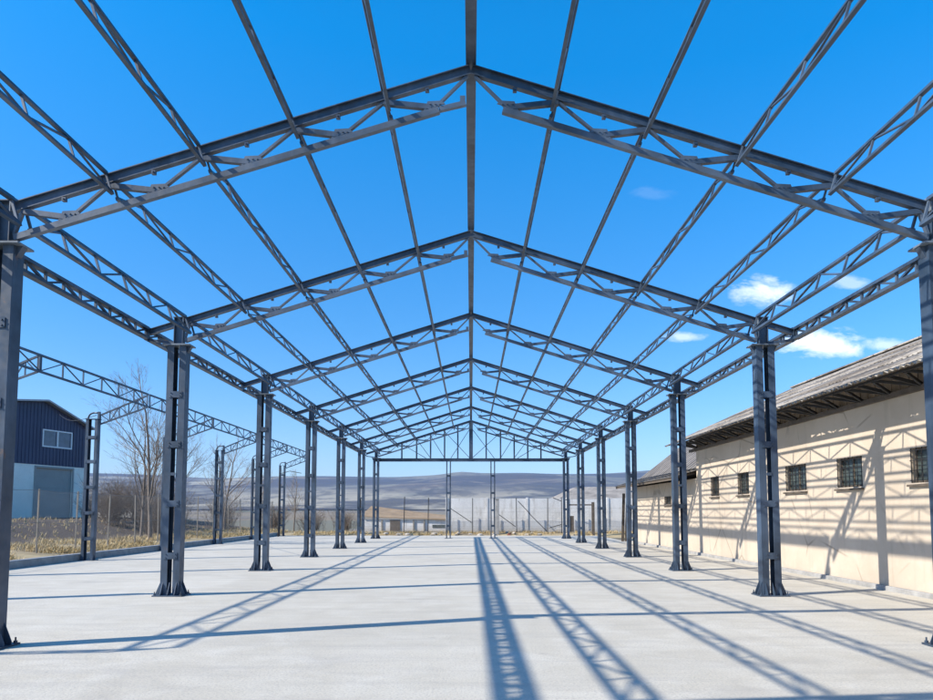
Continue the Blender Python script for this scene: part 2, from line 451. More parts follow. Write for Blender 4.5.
# ------------------------------------------------------------------ roof trusses
def ibeam(b, p, q, depth, w, tf=.012, tw=.010):
    p, q = Vector(p), Vector(q); d = (q-p).normalized(); up = Vector((0,0,1)); sd = d.cross(up).normalized(); u = sd.cross(d)
    for s in (-1, 1):
        o = u*(s*(depth/2-tf/2)); b.bar(p+o, q+o, w, tf, u)
    b.bar(p, q, tw, depth-2*tf-.001, u)
def make_truss():
    root = empty('roof_truss')
    for s in (-1, 1):
        b = MB(); ibeam(b, (s*.003,0,zt(0)), (s*5.955,0,zt(5.955)), .13, .085); b.build('top_chord', M['steel'], root)
        # eave arm beyond the stub post that carries the fascia girder
        b = MB(); ibeam(b, (s*6.15,0,zt(6.15)), (s*6.68,0,zt(6.68)), .12, .10); b.build('eave_arm', M['steel'], root)
        b = MB().b2((s*6.681, -.05, zt(6.68)+.07), (s*6.693, .05, zt(6.68)-.20)); b.build('eave_plate', M['steel'], root)
        b = MB().bar((s*6.16,0,CAP+.05), (s*6.67,0,zt(6.68)-.16), .05, .05); b.build('eave_strut', M['steel'], root)
        b = MB().bar((s*.42,0,zb(.42)), (s*5.92,0,zb(5.92)), .075, .08)
        b.build('bottom_chord', M['chord'], root)
        if s < 0:
            b = MB().bar((-.415,0,zb(.42)+.012), (-.07,0,zb(.07)-.015), .06, .06); b.bar((-.11,0,zb(.1)-.02), (-.11,0,zb(.1)+.09), .07, .05, (0,1,0))
            b.build('tie_end', M['chord'], root)
        for i, x in enumerate(BOTN):
            xt = TOPN[i]
            # outward strut (compression): from the node above, down to this node; then up to the next purlin node
            z1 = zt(xt)-.085; z2 = zb(x)+.05
            b = MB().bar((s*(xt if xt else .05),0,z1), (s*x,0,z2), .032, .055, (0,1,0))
            b.build('diagonal', M['chord'], root)
            if i < 5:
                b = MB().bar((s*(x+.05),0,z2), (s*TOPN[i+1],0,zt(TOPN[i+1])-.085), .068, .068)
                b.build('diagonal', M['steel'], root)
                b = MB().prism([(s*(x-.13),-.03,zb(x-.13)+.05), (s*(x+.15),-.03,zb(x+.15)+.05), (s*(x+.10),-.03,zb(x)+.125), (s*(x-.08),-.03,zb(x)+.135)], (0,.012,0))
                for dx in (-.06, 0.0, .07): b.tube((s*(x+dx),-.03,zb(x)+.085), (s*(x+dx),-.045,zb(x)+.085), .011, n=6)
                b.build('gusset', M['chord'], root)
        for i in range(5):
            x = (TOPN[i]+TOPN[i+1])/2
            b = MB().box((s*x, -.03, zt(x)-.112), (.05, .05, .05)).tube((s*x+.0, -.055, zt(x)-.112), (s*x, -.075, zt(x)-.112), .012)
            b.build('cleat', M['steel'], root)
        # rafter end plate and bolts on the stub post
        b = MB().box((s*5.949, 0, zt(5.95)-.03), (.012, .17, .34))
        for dy in (-.06,.06):
            for dz in (-.15,-.03,.09): b.tube((s*5.943,dy,zt(5.95)-.03+dz), (s*5.925,dy,zt(5.95)-.03+dz), .012)
        b.build('end_plate', M['cap'], root)
    return root
proto = make_truss(); ptree = tree_of(proto)
for k, y in enumerate(KY):
    o = proto if k == 0 else dup(proto, ptree, (0,y,0))
    o.location = (0, y, 0)
    tag(o, ['dark steel roof truss just over the viewer, casting the front shadow', 'large dark steel roof truss nearest the camera at the top of the photo',
            'second dark steel roof truss from the camera', 'third dark steel roof truss from the camera', 'fourth dark steel roof truss from the camera',
            'fifth dark steel roof truss from the camera', 'sixth dark steel roof truss, last before the gable', 'farthest steel roof truss, above the gable tie beam'][k],
        'roof truss', 'roof trusses of the hall frame')

# ------------------------------------------------------------------ lattice purlins, eave and fascia girders
def make_lattice(name, L, depth, cw, n, post=.032, diag=.032, ch=None, alt=True):
    root = empty(name); ch = ch or cw
    b = MB().b2((-cw/2, 0, -ch/2), (cw/2, L, ch/2))
    o = b.build('top_chord', M['steel'], root); c = sub(o, 'bottom_chord', (0,0,-depth))
    z0, z1 = -depth+ch/2, -ch/2
    b = MB().b2((-post/2, -post/2, z0), (post/2, post/2, z1)); p = None
    for i in range(n+1):
        y = min(max(L*i/n, post), L-post)
        if p is None: p = b.build('upright', M['chord'], root, (0,y,0))
        else: sub(p, 'upright', (0,y,0))
    st = L/n; dm = [None, None]
    for i in range(n):
        k = i % 2 if alt else 0
        if dm[k] is None:
            a, e = (z0, z1) if k == 0 else (z1, z0)
            dm[k] = MB().bar((0, .03, a), (0, st-.03, e), diag*.8, diag, (1,0,0)).build('diagonal', M['steel'], root, (0, i*st, 0))
        else: sub(dm[k], 'diagonal', (0, i*st, 0))
    return root
bays = [(KY[i], KY[i+1]-KY[i]) for i in range(7)]
BAYN = ['bay above the viewer', 'bay behind nearest truss', 'third bay', 'fourth bay', 'fifth bay', 'sixth bay', 'last bay']
LINE = {1.15: 'next to ridge', 2.33: 'second from ridge', 3.53: 'third from ridge', 4.73: 'outermost'}
protos = {}
def place(kind, s, x, z, rot, gap, labelf, cat, group, args):
    for i, (y, L) in enumerate(bays):
        key = (kind, round(L-2*gap, 3))
        if key not in protos:
            r = make_lattice(kind, L-2*gap, *args); protos[key] = [r, None, False]
            protos[key][1] = tree_of(r)
        r, tr, used = protos[key]
        o = dup(r, tr, (0,0,0)) if used else r
        protos[key][2] = True
        o.location = (s*x+random.uniform(-.012,.012), y+gap, z+random.uniform(-.007,.007)); o.rotation_euler = (0, rot, 0)
        tag(o, labelf(i), cat, group)
TILT = math.atan(SL)
for s in (-1, 1):
    for x in TOPN[1:5]:
        place('lattice_purlin', s, x, zt(x)+.045, s*TILT, .075,
              lambda i: 'slender lattice purlin, %s slope, %s, %s' % (side[s], LINE[x], BAYN[i]), 'purlin', 'lattice purlins of the roof', (.28, .044, 6, .024, .024))
    place('eave_girder', s, 5.90, 5.70, s*TILT, .09,
          lambda i: 'lattice eave girder on the %s column tops, %s' % (side[s], BAYN[i]), 'girder', 'lattice eave girders', (.35, .055, 6))
    place('fascia_girder', s, 6.735, 5.475, 0, 0.004,
          lambda i: 'lower outer lattice girder outside the %s columns, %s' % (side[s], BAYN[i]), 'girder', 'outer fascia girders', (.20, .125, 11, .04, .045, .052))
rb = None
for i, (y, L) in enumerate(bays):
    if i in (0, 2):
        b = MB(); Lx = L-.006
        b.b2((-.068, 0, -.12), (.068, Lx, -.107)); b.b2((-.068, 0, .107), (.068, Lx, .12)); b.b2((-.006, 0, -.1065), (.006, Lx, .1065))
        for sd in (-1, 1): b.b2((sd*.0065, L*.5-.06, -.1065), (sd*.055, L*.5-.05, .1065))
        rb = b.build('ridge_beam', M['steel'])
    else: rb = rb.copy(); col.objects.link(rb)
    rb.location = (0, y+.003, zt(0)+.19)
    tag(rb, 'solid dark ridge beam along the roof peak, %s' % BAYN[i], 'ridge beam', 'ridge beam lengths')

# ------------------------------------------------------------------ gable end
YG = KY[7]
g = empty('gable_truss', 'far gable truss with level tie beam, studs and thin cross braces', 'gable truss', (0, YG, CAP-.1))
def gp(b, name, mat): b.v = [(x, y-YG, z-(CAP-.1)) for x, y, z in b.v]; return b.build(name, mat, g)
b = MB(); zc = CAP-.1; yb = YG+.30
b.b2((-6.25, yb-.07, zc+.09), (6.25, yb+.07, zc+.102)); b.b2((-6.25, yb-.07, zc-.102), (6.25, yb+.07, zc-.09)); b.b2((-6.25, yb-.03, zc-.0895), (6.25, yb-.018, zc+.0895))
gp(b, 'tie_beam', M['steel'])
b = MB().b2((-.12, yb-.06, zc+.103), (.12, yb+.06, zt(0)+.08)); gp(b, 'ridge_post', M['steel'])
for x in (-4.45,-3.5,-2.6,-1.7,-.85,.98,1.9,2.78,3.65,4.5):
    b = MB().b2((x-.045, yb-.045, zc+.103), (x+.045, yb+.045, zt(x)-.03)); gp(b, 'stud', M['steel'])
for p, q in (((-2.6,zt(2.6)-.1),(-1.7,zc+.12)), ((-1.7,zt(1.7)-.1),(-.1,zc+.15)), ((-.1,zt(0)-.5),(-1.3,zc+.12)), ((-4.45,zt(4.45)-.05),(-2.9,zc+.12)), ((-3.5, zt(3.5)-.05),(-2.6,zc+.12)),
             ((2.78,zt(2.78)-.1),(1.9,zc+.12)), ((1.9,zt(1.9)-.1),(.1,zc+.15)), ((.1,zt(0)-.5),(1.5,zc+.12)), ((4.5,zt(4.5)-.05),(3.0,zc+.12)), ((3.65,zt(3.65)-.05),(2.78,zc+.12))):
    b = MB().bar((p[0], yb+.07, p[1]), (q[0], yb+.07, q[1]), .035, .03, (0,1,0)); gp(b, 'brace', M['chord'])
# rafter beam of the gable wall just behind the last truss
b = MB()
for s in (-1, 1): b.bar((s*.125, yb, zt(.125)+.02), (s*6.1, yb, zt(6.1)+.02), .09, .12)
gp(b, 'gable_rafter', M['steel'])
for x, lab in ((-1.44, 'left one of the two slim posts under the far gable tie beam'), (1.40, 'right one of the two slim posts under the far gable tie beam')):
    r = empty('gable_post', lab, 'post', (x, YG+.30, 0), 'gable posts')
    for s in (-1, 1):
        b = MB(); channel(b, s*.15, -s, .16, .07, .02, CAP-.205); b.build('channel', M['steel'], r)
    battens(r, [.8, 1.8, 2.9, 4.0], .12, .16, .12)
    MB().box((0,0,.01), (.5,.36,.02)).build('base_plate', M['steel'], r)

# ------------------------------------------------------------------ lean-to frame on the left
OX = -13.36; LXX = -11.42
OY = [5.9, 12.1, 18.3, 24.6, 30.8, 37.1, 43.3, 49.5]
def make_outer():
    root = empty('lean_to_column'); H = 4.95; D, W, fw = .20, .21, .10
    for s in (-1, 1):
        b = MB(); channel(b, s*W, -s, D, fw, .02, H); b.build('channel', M['steel'], root)
    battens(root, [.75, 1.65, 2.55, 3.45, 4.3], .20, D, .11)
    MB().box((0,0,.01), (.52,.40,.02)).build('base_plate', M['steel'], root)
    for s in (-1, 1):
        b = MB().prism([(s*W, -.006, .02), (s*.26, -.006, .02), (s*W, -.006, .2)], (0,.012,0)); b.build('gusset', M['steel'], root)
    MB().box((0,0,H+.006), (.48,.24,.012)).build('cap_plate', M['steel'], root)
    # bent pipe hoop on the head
    b = MB(); pts = [(-.185, 0, H+.005)] + [(-.185+.2*(1-math.cos(a)), 0, H+.03+.2*math.sin(a)) for a in [i*math.pi/12 for i in range(7)]] + [(.22, 0, H+.23)]
    for a_, c_ in zip(pts, pts[1:]): b.tube(a_, c_, .03, n=8)
    b.build('bent_head', M['steel'], root, smooth=True); MB().b2((.16,-.04,H+.0125),(.235,.04,H+.27)).build('head_post', M['steel'], root)
    return root
proto = make_outer(); ptree = tree_of(proto)
onames = ['nearest', 'second', 'third', 'hooped-top column in front of the dark blue building', 'fifth', 'hooped-top column between the second and third hall columns', 'seventh', 'last']
OL = ['hooped-top lean-to column on the kerb line, nearest the viewer', 'hooped-top lean-to column on the kerb line, second from the viewer',
      'hooped-top lean-to column on the kerb line beside the nearest left hall column', 'hooped-top lean-to column in front of the dark blue building',
      'hooped-top lean-to column hidden behind the second left hall column', 'hooped lean-to column seen between the second and third left hall columns',
      'hooped-top lean-to column behind the third left hall column', 'short farthest lean-to column beyond the third left hall column']
for k, y in enumerate(OY):
    o = proto if k == 0 else dup(proto, ptree, (0,0,0))
    o.location = (OX, y, 0); tag(o, OL[k], 'column', 'lean-to columns along the kerb')
# the cantilever bracket of each column
def make_bracket():
    root = empty('cantilever_bracket')
    a0, a1 = Vector((OX+.25,0,5.10)), Vector((LXX-.05,0,5.80)); c0, c1 = Vector((OX+.25,0,4.78)), Vector((LXX-.05,0,5.38))
    MB().bar(a0, a1, .05, .05).build('top_chord', M['steel'], root); MB().bar(c0, c1, .05, .05).build('bottom_chord', M['steel'], root)
    n = 5
    for i in range(n+1):
        p = a0.lerp(a1, i/n); q = c0.lerp(c1, i/n)
        MB().bar(p-Vector((0,0,.026)), q+Vector((0,0,.026)), .03, .03, (0,1,0)).build('upright', M['steel'], root)
        if i < n:
            r_ = (c0 if i%2 == 0 else a0).lerp(c1 if i%2 == 0 else a1, (i+.95)/n); st_ = (a0 if i%2 == 0 else c0).lerp(a1 if i%2 == 0 else c1, (i+.05)/n)
            MB().bar(st_, r_, .025, .028, (0,1,0)).build('diagonal', M['steel'], root)
    return root
proto = make_bracket(); ptree = tree_of(proto)
for k, y in enumerate(OY):
    o = proto if k == 0 else dup(proto, ptree, (0,0,0)); o.location = (0, y, 0)
    tag(o, 'lattice bracket on the ' + OL[k].replace('hooped-top ', '').replace('hooped ', '').replace('short ', '').replace(' seen','').replace(' on the kerb line',''), 'bracket', 'cantilever brackets of the lean-to')
proto = make_lattice('lean_to_girder', 6.2, .44, .055, 6, .035, .03); ptree = tree_of(proto)
for k in range(7):
    o = proto if k == 0 else dup(proto, ptree, (0,0,0)); o.location = (LXX, OY[k]+.02, 5.83)
    tag(o, 'long lattice girder held by the lean-to brackets, ' + ['length nearest the viewer', 'second length', 'length nearest in view at the left edge', 'length above the bare tree', 'length right of the bare tree', 'second last length', 'far end length'][k], 'girder', 'girder lengths of the lean-to')
p = empty('service_post', 'thin steel post with a short wire arm at the far left kerb end', 'post', (-13.2, 48.2, 0))
MB().tube((0,0,0), (0,0,4.35), .05, .04, 8).build('shaft', M['dark'], p); MB().tube((0,0,4.3), (.7,0,4.5), .02).tube((.7,0,4.5), (1.5,0,4.35), .02).build('arm', M['dark'], p)

# ------------------------------------------------------------------ long plastered building on the right
WX = 9.0
bld = empty('plastered_building', 'long cream plastered building with barred windows under a weathered corrugated roof', 'building', (WX, 14, 0))
def bp(b, name, mat, parent=None, bevel=0, smooth=False):
    o = b.build(name, mat, None, smooth=smooth, bevel=bevel)
    par = parent or bld; o.parent = par; o.matrix_parent_inverse = Matrix.Translation(par_off(par)).inverted(); return o
def par_off(p):
    v = Vector((0,0,0))
    while p is not None: v += p.location; p = p.parent
    return v
Y0, Y1 = -9.0, 27.9; WT = 4.1
wins = [(10.3,11.4), (13.2,14.3), (16.07,17.18), (18.77,20.0), (22.66,23.6), (25.4,26.25)]
ZW0, ZW1 = 2.27, 2.98
def wall_with_holes(x0, x1, ya, yb, z0, z1, holes, hz0, hz1):
    b = MB(); b.b2((x0,ya,z0), (x1,yb,hz0)); b.b2((x0,ya,hz1), (x1,yb,z1)); y = ya
    for h0, h1 in holes:
        b.b2((x0,y,hz0), (x1,h0,hz1)); y = h1
    b.b2((x0,y,hz0), (x1,yb,hz1)); return b
bp(wall_with_holes(WX, WX+.42, Y0, Y1, -.4, WT+.1, wins, ZW0, ZW1), 'wall', M['plaster'])
bp(MB().b2((WX+.42,Y1-.42,-.4),(18.0,Y1,WT+.1)).b2((WX+.42,Y0,-.4),(18.0,Y0+.42,WT+.1)).b2((17.6,Y0+.42,-.4),(18.0,Y1-.42,WT+.1)), 'wall', M['plaster'])
bp(MB().b2((WX-.10, Y0, -.1), (WX-.002, 39.0, .10)), 'plinth', M['kerb'], bevel=.015)
def barred_window(y0, y1, z0, z1, parent, n, flush):
    fr = MB(); t_ = .045; xo = WX+.10
    fr.b2((xo, y0+.002, z0+.002), (xo+.06, y0+t_, z1-.002)); fr.b2((xo, y1-t_, z0+.002), (xo+.06, y1-.002, z1-.002))
    fr.b2((xo, y0+t_, z0+.002), (xo+.06, y1-t_, z0+t_)); fr.b2((xo, y0+t_, z1-t_), (xo+.06, y1-t_, z1-.002))
    ym = (y0+y1)/2; fr.b2((xo+.002, ym-.025, z0+t_), (xo+.058, ym+.025, z1-t_)); 
    w = bp(fr, 'window', M['wood'], parent)
    pn = MB().b2((xo+.025, y0+t_-.01, z0+t_-.01), (xo+.031, y1-t_+.01, z1-t_+.01)).build('pane', M['glass'], w); pass
    br = MB()
    for i in range(n+1):
        y = y0+.03+(y1-y0-.06)*i/n; br.b2((WX-.010, y-.006, z0+.002), (WX+.003, y+.006, z1-.002))
    for i in range(4):
        z = z0+.05+(z1-z0-.1)*i/3; br.b2((WX-.020, y0-.0, z-.007), (WX-.011, y1+.0, z+.007))
    o = br.build('iron_bars', M['dark'], w)
    sl = MB().b2((WX-.07, y0-.05, z0-.075), (WX-.003, y1+.05, z0-.03)).b2((WX+.001,y0+.001,z0-.0), (WX+.10,y1-.001,z0+.001))
    o = sl.build('sill', M['wood'], w)
for y0, y1 in wins: barred_window(y0, y1, ZW0, ZW1, bld, 6, 0)
# wall plate, eave purlin, zigzag struts
EX, EZ = 8.14, 4.41; RX, RZ = 13.5, 6.84; RS = (RZ-EZ)/(RX-EX)
bp(MB().b2((WX-.10, Y0, WT), (WX-.002, Y1+.6, WT+.11)), 'wall_plate', M['wood'])
zu = lambda x: EZ + RS*(x-EX) - .06
bp(MB().bar((EX+.16, Y0, zu(EX+.16)-.05), (EX+.16, Y1+1.0, zu(EX+.16)-.03), .05, .05), 'eave_purlin', M['dark'])
yy = Y0+.5; i = 0
while yy < Y1+.2:
    bp(MB().bar((WX-.05, yy, WT+.10), (EX+.16, yy, zu(EX+.16)-.05), .06, .07), 'strut', M['dark'])
    bp(MB().bar((WX-.05, yy+.03, WT+.10), (EX+.17, yy+.50, zu(EX+.16)-.05), .05, .06), 'strut', M['dark'])
    bp(MB().bar((WX-.05, yy-.03, WT+.10), (EX+.17, yy-.50, zu(EX+.16)-.05), .05, .06), 'strut', M['dark'])
    yy += 1.06

b = MB(); yy = Y0; i = 0
while yy < Y1-.05:
    b.b2((WX+.02-(.018 if i%2 else 0), yy, WT+.112), (WX+.05, yy+.145, zu(WX+.02)-.02)); yy += .15; i += 1
bp(b, 'infill_boards', M['boards'])
def corrugated(y0, y1, prof, pitch=.177, amp=.027, jit=.05, seed=3, mat='asbestos', res=6):
    """rows of corrugated sheets; prof = [(x,z)...] eave to ridge; each row laps the one below"""
    rd = random.Random(seed); b = MB(); sheetw = pitch*6
    rows = []
    for (xa, za), (xb, zb_) in zip(prof, prof[1:]):
        y = y0
        while y < y1-.05:
            ye = min(y+sheetw, y1); dx = rd.uniform(-jit, jit); dz = rd.uniform(0, .012); tl = rd.uniform(-.008, .008)
            d = Vector((xb-xa, 0, zb_-za)); L = d.length; d.normalize(); nrm = Vector((-d.z, 0, d.x))
            a = Vector((xa, 0, za)) - d*(.10+dx); e = Vector((xb, 0, zb_)) + d*.02
            n = max(2, int((ye-y)/pitch*res)); k = len(b.v)
            for i in range(n+1):
                yy_ = y+(ye-y+.02)*i/n; h = amp*math.cos(2*math.pi*(yy_)/pitch)
                for q, lift in ((a, .009+dz*.6), (e, -.004+tl)):
                    b.v.append(tuple(q+nrm*(h+lift)+Vector((0, yy_, 0))))
            for i in range(n): b.f.append((k+2*i, k+2*i+2, k+2*i+3, k+2*i+1))
            y = ye
    return b
N = 4
pr = [(EX+(RX-EX)*i/N, EZ+(RZ-EZ)*i/N) for i in range(N+1)]
rf = bp(corrugated(Y0-.5, Y1+1.1, pr), 'roof', M['asbestos'], smooth=True)
so = rf.modifiers.new('thick', 'SOLIDIFY'); so.thickness = .008; so.offset = -1
pr2 = [(RX+(18.9-RX)*i/3, RZ-(RZ-EZ)*i/3) for i in range(4)]
bp(MB().poly([(RX-.0, Y0-.5, RZ+.0), (RX, Y1+1.1, RZ), (18.9, Y1+1.1, EZ), (18.9, Y0-.5, EZ)]), 'roof', M['asbestos'])
bp(MB().bar((RX,Y0-.5,RZ+.04), (RX,Y1+1.1,RZ+.04), .3, .05), 'ridge_cap', M['asbestos'])
# gable triangle at the far end
bp(MB().prism([(WX+.0,Y1-.21,WT+.101), (18.0,Y1-.21,WT+.101), (RX,Y1-.21,RZ-.12)], (0,.2,0)), 'gable_wall', M['wood'])

# annex: lower, same wall line, steep flared tin roof
an = empty('annex_building', 'low cream annex with a steep dark tin roof behind the long building', 'building', (WX, 33, 0))
bld_main = bld; bld = an
AZ = 3.02
bp(wall_with_holes(WX+.0, WX+.4, Y1+.003, 38.8, -.4, AZ, [(31.5,32.6)], 2.02, 2.40), 'wall', M['plaster'])
bp(MB().b2((WX+.4, 38.4, -.4), (18, 38.8, AZ)), 'wall', M['plaster'])
barred_window(31.5, 32.6, 2.02, 2.40, an, 6, 0)
rp = [(8.15, 3.12), (9.5, 3.52), (11.5, 5.08), (13.2, 6.4)]
b = MB(); 
for (xa, za), (xb, zb_) in zip(rp, rp[1:]):
    b.hexa([(xa,Y1+.01,za-.03),(xb,Y1+.01,zb_-.03),(xb,39.7,zb_-.03),(xa,39.7,za-.03),(xa,Y1+.01,za),(xb,Y1+.01,zb_),(xb,39.7,zb_),(xa,39.7,za)])
    y = Y1+.3
    while y < 39.7:
        b.bar((xa,y,za+.012), (xb,y,zb_+.012), .05, .03, (0,0,1)); y += .55
bp(b, 'roof', M['tin'])
bp(MB().poly([(13.2,Y1+.01,6.4),(13.2,39.7,6.4),(18.5,39.7,3.1),(18.5,Y1+.01,3.1)]), 'roof', M['tin'])
bp(MB().prism([(WX,38.55,AZ+.001), (18.0,38.55,AZ+.001), (13.2,38.55,6.2), (11.5,38.55,4.95), (9.5,38.55,3.42)], (0,.2,0)), 'gable_wall', M['wood'])
y = Y1+.4
while y < 39.5:
    bp(MB().bar((8.2,y,3.06), (WX+.3,y,3.3), .06, .08), 'rafter_tail', M['wood']); y += .8
bp(MB().bar((8.22, Y1+.1, 3.03), (8.22, 39.6, 3.03), .05, .10), 'fascia_board', M['wood'])
bld = bld_main

# ------------------------------------------------------------------ end of the yard: panel wall, mesh fence, rubble
PANX = [-1.85, 1.2, 4.25, 7.3, 10.35, 13.4]
pw = empty('panel_wall', 'stained pale concrete panel wall closing the far end of the yard', 'wall', (5, 53.2, 0))
def rel(b, off): b.v = [(x-off[0], y-off[1], z-off[2]) for x, y, z in b.v]; return b
for i in range(5):
    top = 2.70 + (.03, 0, .02, -.05, .08)[i]
    for j in range(4):
        z0_ = -.3+j*.76; z1_ = min(top, z0_+.75)
        b = MB().b2((PANX[i]+.08, 53.15, z0_), (PANX[i+1]-.08, 53.23, z1_)); rel(b, (5,53.2,0)).build('panel', M['panel'], pw)
for i, x in enumerate(PANX):
    b = MB().b2((x-.078, 53.10, -.3), (x+.078, 53.28, 2.78)); rel(b, (5,53.2,0)).build('post', M['panel'], pw)
def mesh_fence(name, label, pts, H, post_mat, pr_, wires, braces=(), gaps=.07, z0f=ground_h, wr=.006, meshw=.0026):
    r = empty(name, label, 'fence', (pts[0][0], pts[0][1], 0)); off = (pts[0][0], pts[0][1], 0)
    zs = [z0f(x, y) for x, y in pts]
    for (x, y), z in zip(pts, zs):
        h = H+random.uniform(-.06,.06); lx = random.uniform(-.05,.05)
        b = MB().bar((x,y,z-.1), (x+lx,y,z+h), pr_*1.8, pr_*1.8, (0,1,0)); rel(b, off).build('post', post_mat, r)
    b = MB()
    for hw in wires:
        for i in range(len(pts)-1):
            p, q = Vector((*pts[i], zs[i]+hw)), Vector((*pts[i+1], zs[i+1]+hw)); m = (p+q)/2-Vector((0,0,.03))
            b.tube(p, m, wr, n=4).tube(m, q, wr, n=4)
    rel(b, off).build('line_wires', M['wire'], r)
    b = MB(); top = max(wires)-.02
    for i in range(len(pts)-1):
        p, q = Vector((*pts[i],zs[i]+.05)), Vector((*pts[i+1],zs[i+1]+.05)); L = (q-p).length; d = (q-p)/L; hgt = top-.05
        nd = int(L/gaps)
        for sg in (1, -1):
            for k in range(-int(hgt/gaps), nd+1):
                u0, u1 = k*gaps, k*gaps+hgt; a0, a1 = 0, hgt
                if u0 < 0: a0 = -u0; u0 = 0
                if u1 > L: a1 -= u1-L; u1 = L
                if a1-a0 < .05: continue
                if sg < 0: P, Q = p+d*u0+Vector((0,0,hgt-a0)), p+d*u1+Vector((0,0,hgt-a1))
                else: P, Q = p+d*u0+Vector((0,0,a0)), p+d*u1+Vector((0,0,a1))
                b.tube(P, Q, meshw, n=3, caps=False)
    rel(b, off).build('wire_mesh', M['wire'], r)
    for p, q in braces:
        b = MB().bar(p, q, .05, .05); rel(b, off).build('brace', post_mat, r)
    return r
bk = [(-8.2,52.3),(-5.0,52.3),(-3.2,52.3),(-1.6,52.3),(.12,52.3),(1.75,52.3),(3.40,52.3),(5.7,52.3),(6.75,52.3),(8.0,52.3),(9.9,52.3),(12.2,52.3)]
mesh_fence('mesh_fence', 'thin wire mesh fence on dark posts in front of the pale panel wall', bk, 2.62, M['dark'], .03, (.5, 1.55, 2.55),
           braces=(((-1.6,52.25,2.0),(.05,52.25,.9)), ((2.0,52.25,1.55),(3.3,52.25,.6)), ((4.3,52.25,1.6),(5.65,52.25,.25)), ((3.5,52.25,2.5),(4.4,52.25,1.55)), ((5.8,52.25,.5),(6.7,52.25,.75)), ((6.7,52.25,2.5),(6.1,52.25,2.75))), gaps=.09)
r = empty('concrete_post', 'grey concrete post right behind the right gable post', 'post', (1.93, 51.6, 0)); MB().b2((-.13,-.1,-.2),(.13,.1,2.6)).build('shaft', M['kerb'], r, bevel=.02); MB().b2((-.15,-.12,2.601),(.15,.12,2.66)).build('cap', M['kerb'], r)
gt = empty('gate_leaf', 'open dark boarded gate leaf between far right columns', 'gate', (8.4, 50.9, 0))
for x, w, h in ((7.05,.16,2.35), (8.85,.2,2.4)):
    MB().b2((x-8.4-w/2,-.08,-.2),(x-8.4+w/2,.08,h)).build('post', M['wood'], gt)
MB().bar((7.05-8.4,0,2.2),(8.85-8.4,0,2.2),.06,.09).build('rail', M['wood'], gt)
MB().b2((-1.22,-.03,.25),(-.95,.03,1.4)).build('board', M['wood'], gt)
r = empty('leaning_boards', 'dark boards leaning at the corner of the annex', 'boards', (8.75, 40.6, 0))
for k, (dx, w, h) in enumerate(((0,.16,2.75),(.19,.14,2.4),(.37,.18,2.1))):
    MB().bar((dx,.0,0),(dx+.05,-.25,h),w,.03,(0,1,0)).build('board', M['wood'], r)
ls = MB()
# low white shed with a brown roof on the left part of the far end
sh = empty('white_shed', 'low white shed with a slanting brown roof at the far left end of the yard', 'shed', (-5, 60, 0))
so_ = (-5, 60, 0)
b = MB(); b.b2((-9.2, 60, -1.2),(-2.1, 60.2, 1.06)); rel(b, so_).build('wall', M['panel'], sh)
b = MB().hexa([(-9.4,59.8,1.27),(-1.9,59.8,1.02),(-1.9,66,1.22),(-9.4,66,2.15),(-9.4,59.8,1.33),(-1.9,59.8,1.09),(-1.9,66,1.32),(-9.4,66,2.25)]); rel(b, so_).build('roof', M['brownroof'], sh)
b = MB().b2((-6.9,59.93,-1),(-6.05,59.997,1.0)); rel(b, so_).build('door', M['wood'], sh)
b = MB().b2((-3.3,59.96,.35),(-2.2,59.997,.6)); rel(b, so_).build('window', M['glass'], sh)
for x in (-7.6,-4.9,-4.0):
    b = MB().b2((x-.05,59.9,-1),(x+.05,59.996,1.0)); rel(b, so_).build('post', M['post'], sh)
# grey-roofed barn beyond the panel wall on the right
bn = empty('grey_barn', 'distant barn with a broad faded grey roof beyond the panel wall', 'barn', (17, 82, 0)); bo = (17,82,0)
b = MB().b2((11.2,80,-3),(26,92,1.5)); rel(b, bo).build('wall', M['whitewall'], bn)
b = MB(); P = [(9.7,79.2,3.1),(26.5,79.2,3.1),(26.5,93,3.1),(9.7,93,3.1)]; Q = [(12.6,84,4.65),(24,84,4.85),(24,88,4.85),(12.6,88,4.65)]
b.v = P+Q; b.f = [(0,1,5,4),(1,2,6,5),(2,3,7,6),(3,0,4,7),(4,5,6,7),(3,2,1,0)]; rel(b, bo).build('roof', M['greyroof'], bn)
b = MB().b2((10.4,80.2,1.5),(25.6,91.8,3.099)); rel(b, bo).build('upper_wall', M['greyroof'], bn)
# rubble, single stones
ST = 'pale rubble stone lying on the strip of earth beyond the slab end'
prs = []
for v in range(3):
    b = MB(); n0 = Vector((v*3.1, 1, 2)); rings = 5; seg = 7
    for i in range(rings+1):
        a = math.pi*i/rings
        for j in range(seg):
            c_ = 2*math.pi*j/seg; d = Vector((math.sin(a)*math.cos(c_), math.sin(a)*math.sin(c_), math.cos(a)*.7)); rr = .8+.45*noise.noise(d*1.6+n0)
            b.v.append(tuple(d*rr))
    for i in range(rings):
        for j in range(seg): b.f.append((i*seg+j, (i+1)*seg+j, (i+1)*seg+(j+1)%seg, i*seg+(j+1)%seg))
    prs.append(b)
sp = [x.build('rubble_stone', M['stone']) for x in prs]; used = [0]*3
for i in range(46):
    v = i % 3; o = sp[v] if not used[v] else sp[v].copy()
    if used[v]: col.objects.link(o)
    used[v] = 1
    x = random.uniform(-8.5, 8); y = random.uniform(50.8, 52.0); s_ = random.choice((.06,.09,.12,.16,.24))
    o.location = (x, y, ground_h(x,y)+s_*.3); o.scale = (s_*random.uniform(.8,1.5), s_, s_*random.uniform(.7,1)); o.rotation_euler = (0,0,random.uniform(0,6))
    tag(o, ST, 'stone', 'rubble at the slab end')
